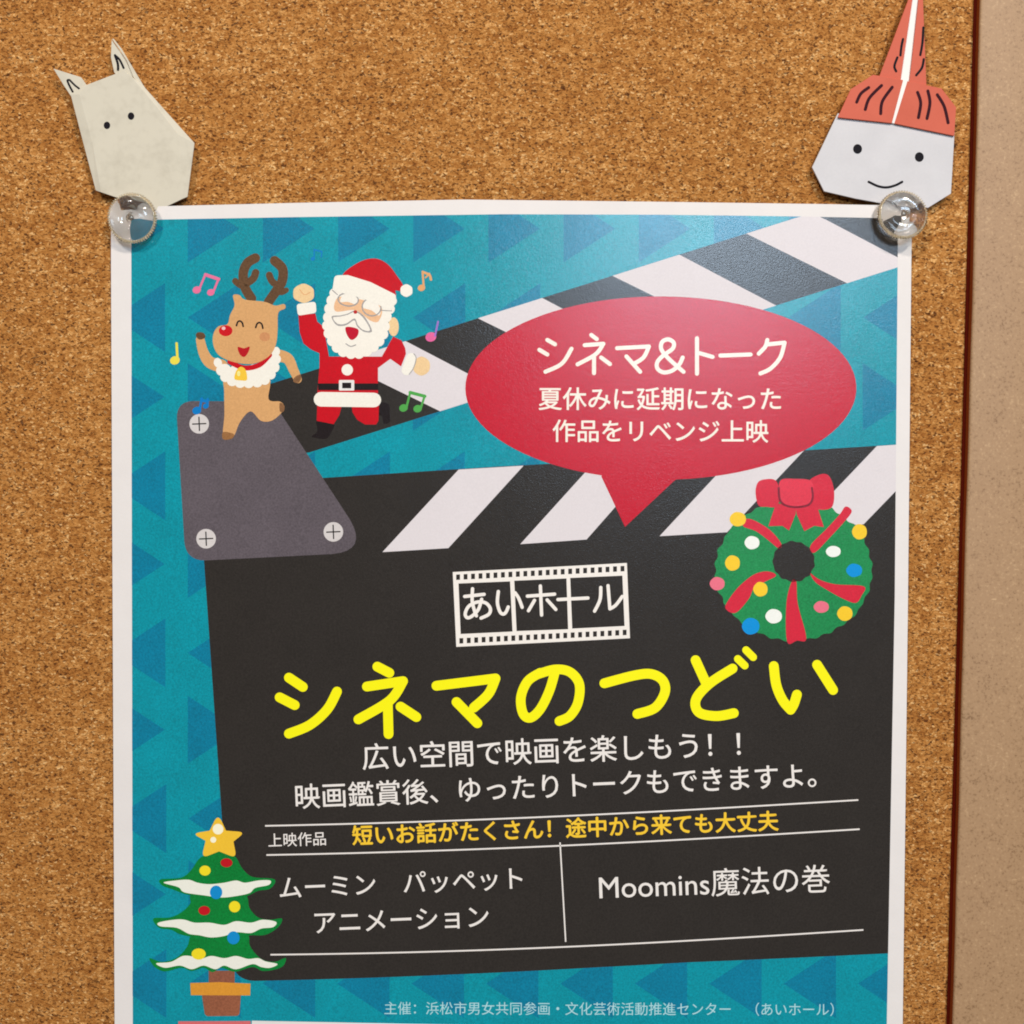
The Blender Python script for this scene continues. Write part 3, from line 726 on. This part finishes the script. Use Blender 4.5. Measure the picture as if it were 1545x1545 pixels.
def note(head, stems, c, flat=None, lay=9):
    n = pr('music_note', [Z(ell(x, y, r, r * .85, rot=-.3)) for x, y, r in head], lay, c, grain=0.08)
    pr('note_stem', [rib(Z(q), w / 3.511, len(q) > 2) for q, w in stems], lay + .5, flat or c, n, grain=0.08)
note([(200, 237, 22), (274, 250, 20)], [([(214, 230), (244, 158)], 11), ([(288, 246), (314, 182)], 11), ([(246, 156), (316, 180)], 17)], (224, 110, 150))
note([(200, 876, 24), (248, 852, 16)], [([(216, 868), (226, 812)], 14), ([(256, 850), (258, 816)], 14), ([(228, 822), (256, 828)], 16)], (0, 118, 190))
note([(815, 72, 12)], [([(822, 68), (822, 22)], 7), ([(822, 24), (862, 34)], 9), ([(862, 34), (860, 62)], 7)], (0, 122, 188))
note([(84, 610, 26)], [([(98, 605), (93, 520)], 13)], (228, 214, 76))
note([(1390, 226, 20)], [([(1402, 222), (1396, 140)], 11), ([(1398, 142), (1432, 158), (1440, 182)], 13), ([(1412, 172), (1432, 150)], 8)], (216, 158, 102))
note([(1440, 486, 29)], [([(1462, 480), (1478, 405)], 10)], (220, 96, 150), (150, 110, 190))
note([(1295, 862, 23), (1370, 866, 23)], [([(1312, 852), (1330, 782)], 12), ([(1388, 858), (1406, 802)], 12), ([(1330, 780), (1408, 800)], 17)], (76, 160, 72))

# ------------------------------------------------------------------ folded paper figures
def fold(name, facets, parent, mat, base, thick=0.00035, bevel=0.00008):
    """creased sheet: facets = outlines of (u, v, height mm)"""
    bm = bmesh.new(); cache = {}
    for fc in facets:
        vs = []
        for u, v, h in fc:
            k = (round(u, 1), round(v, 1), round(h, 2))
            if k not in cache: cache[k] = bm.verts.new(unp(u, v, h * MM) - base)
            vs.append(cache[k])
        f = bm.faces.new(vs); f.normal_update()
        if f.normal.y > 0: f.normal_flip()
    me = bpy.data.meshes.new(name); bm.to_mesh(me); bm.free()
    o = link_mesh(name, me, parent, mat)
    s = o.modifiers.new('thickness', 'SOLIDIFY'); s.thickness = thick; s.offset = -1
    b_ = o.modifiers.new('soft_edges', 'BEVEL'); b_.width = bevel; b_.segments = 2; b_.limit_method = 'ANGLE'; b_.angle_limit = math.radians(40)
    return o
def drawn(name, paths, hf, parent, base, mat):
    bm = bmesh.new()
    for k, poly in pieces(paths):
        vs = [bm.verts.new(unp(u, v, hf(u, v) * MM + 0.00004 + (k % 6) * 2e-6) - base) for u, v in poly]
        f = bm.faces.new(vs); f.normal_update()
        if f.normal.y > 0: f.normal_flip()
    bmesh.ops.triangulate(bm, faces=bm.faces[:], ngon_method='EAR_CLIP')
    me = bpy.data.meshes.new(name); bm.to_mesh(me); bm.free()
    return link_mesh(name, me, parent, mat)
M_PEN = plain('black_marker', (24, 22, 28), 0.8, Specular_IOR_Level=0.15)
M_PEN2 = plain('faded_marker', (58, 26, 34), 0.9, Specular_IOR_Level=0.1)

K = T(50, 40, 4.293)
base = unp(*K([(600, 1180)])[0], 0)
og = thing('folded_paper_animal', base, 'cream folded paper animal head with two ears above the left push pin', 'origami')
hL = lambda u, v: 3.9 - (v - 120) * 0.0085 - (u - 200) * 0.002
def H(pts, hf, d=0.0): return [(u, v, hf(u, v) + d) for u, v in K(pts)]
# main face, with a shallow crease down its left and one down its right side
main = H([(345, 378), (470, 330), (590, 285), (640, 330), (800, 520), (940, 700), (960, 1120), (800, 1197), (600, 1128), (440, 1074), (385, 760), (300, 440)], hL)
left = H([(242, 440), (345, 378), (300, 440), (385, 760), (440, 1074), (405, 1062), (320, 740)], hL)
left = [(u, v, h - (0.5 if (u, v) in [tuple(q) for q in K([(242, 440), (405, 1062), (320, 740)])] else 0)) for u, v, h in left]
rp = [tuple(q) for q in K([(710, 380), (1045, 755), (1000, 1103)])]
right = H([(590, 285), (710, 380), (1045, 755), (1000, 1103), (960, 1120), (940, 700), (800, 520), (640, 330)], hL)
right = [(u, v, h - (0.4 if (u, v) in rp else 0)) for u, v, h in right]
fold('face_panel', [main, left, right], og, M_FOLD, base, thick=0.0007)
hB = lambda u, v: 2.0
# ears: each a small creased sheet behind the head
fold('ear', [H([(130, 272), (232, 345), (300, 420), (250, 460), (200, 385)], lambda u, v: hL(u, v) - 1.3), H([(130, 272), (310, 328), (350, 385), (300, 420), (232, 345)], lambda u, v: hL(u, v) - 1.3)], og, M_FOLD, base)
fold('ear', [H([(508, 84), (600, 215), (650, 325), (560, 340), (524, 296), (503, 200)], lambda u, v: hL(u, v) - 1.3)], og, M_FOLD, base)
fold('ear_flap', [H([(510, 80), (520, 78), (570, 140), (712, 378), (770, 460), (650, 330), (606, 222), (560, 150)], lambda u, v: hL(u, v) - 0.9)], og, M_FOLD, base)
fold('back_panel', [H([(262, 450), (590, 310), (715, 392), (1038, 757), (993, 1095), (800, 1185), (415, 1055)], lambda u, v: hL(u, v) - 1.7)], og, M_FOLD, base, thick=0.0004)
def k_(q, w=2.0): return rib(K(q), w)
he = lambda u, v: hL(u, v) - 1.3
drawn('pen_mark', [k_([(256, 422), (236, 385), (222, 350), (236, 346)], 3.0), k_([(236, 346), (270, 380), (298, 402)], 2.8)], he, og, base, M_PEN)
drawn('pen_mark', [k_([(550, 280), (548, 240), (530, 186)], 3.6), k_([(530, 186), (560, 215), (586, 268)], 3.2)], lambda u, v: hL(u, v) - 1.3, og, base, M_PEN)
drawn('dot_eye', [K(ell(478, 640, 21, 24)), ], hL, og, base, M_PEN)
drawn('dot_eye', [K(ell(634, 580, 21, 24)), ], hL, og, base, M_PEN)

Q = T(1180, 0, 3.863)
base2 = unp(*Q([(720, 1200)])[0], 0)
om = thing('folded_paper_figure', base2, 'red and white folded paper figure with tall pointed top near the frame', 'origami')
hR = lambda u, v: 3.2 - (v - 130) * 0.004
def HQ(pts, hf, d=0.0): return [(u, v, hf(u, v) + d) for u, v in Q(pts)]
fold('face_panel', [HQ([(325, 660), (175, 975), (245, 1115), (430, 1158), (600, 1188), (622, 735), (640, 700)], hR, -0.35), HQ([(640, 700), (622, 735), (600, 1188), (850, 1212), (985, 1128), (1006, 770)], hR, -0.35)], om, M_WHITE_FOLD, base2, thick=0.0006)
fold('red_band', [HQ([(325, 684), (400, 520), (530, 435), (706, 466), (640, 718)], hR, 0.25), HQ([(732, 472), (930, 515), (1015, 625), (1004, 792), (655, 720)], hR, 0.25)], om, M_RED_FOLD, base2, thick=0.0004)
fold('white_fold', [HQ([(704, 464), (734, 471), (658, 721), (636, 716)], hR, 0.1)], om, M_STRIP, base2, thick=0.0003)
fold('pointed_top', [HQ([(565, 450), (735, 0), (800, -190), (806, -190), (760, 0), (690, 475)], hR, -0.3)], om, M_RED_FOLD, base2)
fold('pointed_top', [HQ([(742, 480), (795, 0), (812, -190), (818, -190), (822, 0), (842, 500)], hR, -0.3)], om, M_RED_FOLD, base2)
fold('white_fold', [HQ([(685, 478), (755, 0), (802, -190), (816, -190), (802, 0), (746, 485)], hR, -0.75)], om, M_STRIP, base2)
hr2 = lambda u, v: hR(u, v) + 0.25
def q_(q, w=3.2): return rib(Q(q), w)
drawn('hair_stroke', [q_(p, 4.6) for p in [[(435, 595), (460, 545), (505, 510)], [(485, 638), (510, 570), (580, 498)], [(575, 662), (585, 590), (642, 508)],
      [(790, 538), (808, 600), (795, 685)], [(850, 530), (862, 600), (845, 690)], [(905, 552), (945, 620), (968, 715)]]], hr2, om, base2, M_PEN2)
drawn('hair_stroke', [q_(p, 3.6) for p in [[(705, 228), (696, 270), (690, 322)], [(672, 335), (655, 385), (665, 415)], [(824, 160), (818, 250), (806, 320)], [(826, 345), (815, 395), (782, 438)]]], lambda u, v: hR(u, v) - 0.3, om, base2, M_PEN)
hf = lambda u, v: hR(u, v) - 0.35
drawn('dot_eye', [Q(ell(440, 868, 26, 28))], hf, om, base2, M_PEN)
drawn('dot_eye', [Q(ell(800, 915, 26, 28))], hf, om, base2, M_PEN)
drawn('smile', [q_([(505, 1060), (560, 1085), (610, 1092), (660, 1080), (700, 1060)], 3.6)], hf, om, base2, M_PEN)

# ------------------------------------------------------------------ clear push pins
mg, ntg, bgm = new_mat('clear_acrylic')
bgm.inputs['Base Color'].default_value = (0.97, 0.95, 0.92, 1)
bgm.inputs['Transmission Weight'].default_value = 0.965
bgm.inputs['IOR'].default_value = 1.47
vv = coords(ntg)
nn = N(ntg, 'ShaderNodeTexNoise', Scale=300.0, Detail=2.0); ntg.links.new(vv, nn.inputs['Vector'])
mr = N(ntg, 'ShaderNodeMapRange'); mr.inputs[3].default_value = 0.02; mr.inputs[4].default_value = 0.09
ntg.links.new(nn.outputs['Fac'], mr.inputs[0]); ntg.links.new(mr.outputs[0], bgm.inputs['Roughness'])
mrim = mg.copy(); mrim.name = 'warm_reflection_rim'
mrim.node_tree.nodes['Principled BSDF'].inputs['Transmission Weight'].default_value = 0.68
mrim.node_tree.nodes['Principled BSDF'].inputs['Base Color'].default_value = (0.92, 0.80, 0.58, 1)  # amber tint paints in the warm cork reflection seen in the rim
M_STEEL = plain('steel', (190, 186, 180), 0.25, 1.0)
def pin(u, v, h, tilt, label):
    c = unp(u, v, h)
    t = thing('push_pin', Vector((c.x, 0, c.z)), label, 'push pin', 'clear push pins holding the poster')
    prof = [(0.0, 0.8), (0.9, 0.8), (1.4, 0.3), (2.0, 0.0), (5.3, 0.0), (5.9, 0.1), (6.3, 0.2), (6.55, 0.5), (6.55, 1.2), (6.3, 1.5), (5.8, 1.6),
            (5.55, 1.85), (5.1, 2.3), (4.4, 2.75), (3.7, 2.95), (3.1, 2.95), (2.7, 2.75), (2.3, 2.45), (1.6, 2.3), (0.8, 2.25), (0.0, 2.25)]
    NT = 232; TE = 58
    bm = bmesh.new(); rings = []
    for r, z in prof:
        if r == 0: rings.append([bm.verts.new((0, 0, z * MM))]); continue
        ring = []
        for k in range(NT):
            a = 2 * math.pi * k / NT
            rr = r
            if 6.2 < r: rr = r - 0.55 * abs(((a * TE / math.pi) % 2) - 1) 
            ring.append(bm.verts.new((rr * MM * math.cos(a), rr * MM * math.sin(a), z * MM)))
        rings.append(ring)
    for A, B_ in zip(rings, rings[1:]):
        for k in range(NT):
            k2 = (k + 1) % NT
            if len(A) == 1: f = bm.faces.new((A[0], B_[k2], B_[k]))
            elif len(B_) == 1: f = bm.faces.new((A[k], A[k2], B_[0]))
            else: f = bm.faces.new((A[k], A[k2], B_[k2], B_[k]))
            rim = max(math.hypot(v.co.x, v.co.y) for v in f.verts) > 5.85 * MM; f.smooth = not rim; f.material_index = int(rim)
    bmesh.ops.recalc_face_normals(bm, faces=bm.faces[:])
    me = bpy.data.meshes.new('pin_head'); bm.to_mesh(me); bm.free()
    hd = link_mesh('pin_head', me, t, mg, (0, -h, 0))
    me.materials.append(mrim)
    hd.rotation_euler = (math.radians(90) + tilt[0], tilt[1], 0)
    # steel needle, its flattened top inside the head
    bm = bmesh.new()
    pr_ = [(0, 1.9), (0.75, 1.9), (0.8, 1.8), (0.75, 1.7), (0.42, 1.6), (0.40, -3.0), (0.30, -5.5), (0.0, -8.0)]
    rg = []
    for r, z in pr_:
        rg.append([bm.verts.new((r * MM * math.cos(2 * math.pi * k / 16), r * MM * math.sin(2 * math.pi * k / 16), z * MM)) for k in range(16)] if r else [bm.verts.new((0, 0, z * MM))])
    for A, B_ in zip(rg, rg[1:]):
        for k in range(16):
            k2 = (k + 1) % 16
            if len(A) == 1: bm.faces.new((A[0], B_[k], B_[k2]))
            elif len(B_) == 1: bm.faces.new((A[k], A[k2], B_[0]))
            else: bm.faces.new((A[k], A[k2], B_[k2], B_[k]))
    for f in bm.faces: f.smooth = True
    bmesh.ops.recalc_face_normals(bm, faces=bm.faces[:])
    me = bpy.data.meshes.new('needle'); bm.to_mesh(me); bm.free()
    nd = link_mesh('needle', me, t, M_STEEL, (0, -h, 0)); nd.rotation_euler = hd.rotation_euler
    return t
pin(201, 330, 0.0034, (math.radians(4), math.radians(3)), 'clear round push pin in the poster corner below the cream paper animal')
pin(1360, 326, 0.0036, (math.radians(-6), math.radians(-7)), 'clear round push pin in the poster corner below the red and white figure')
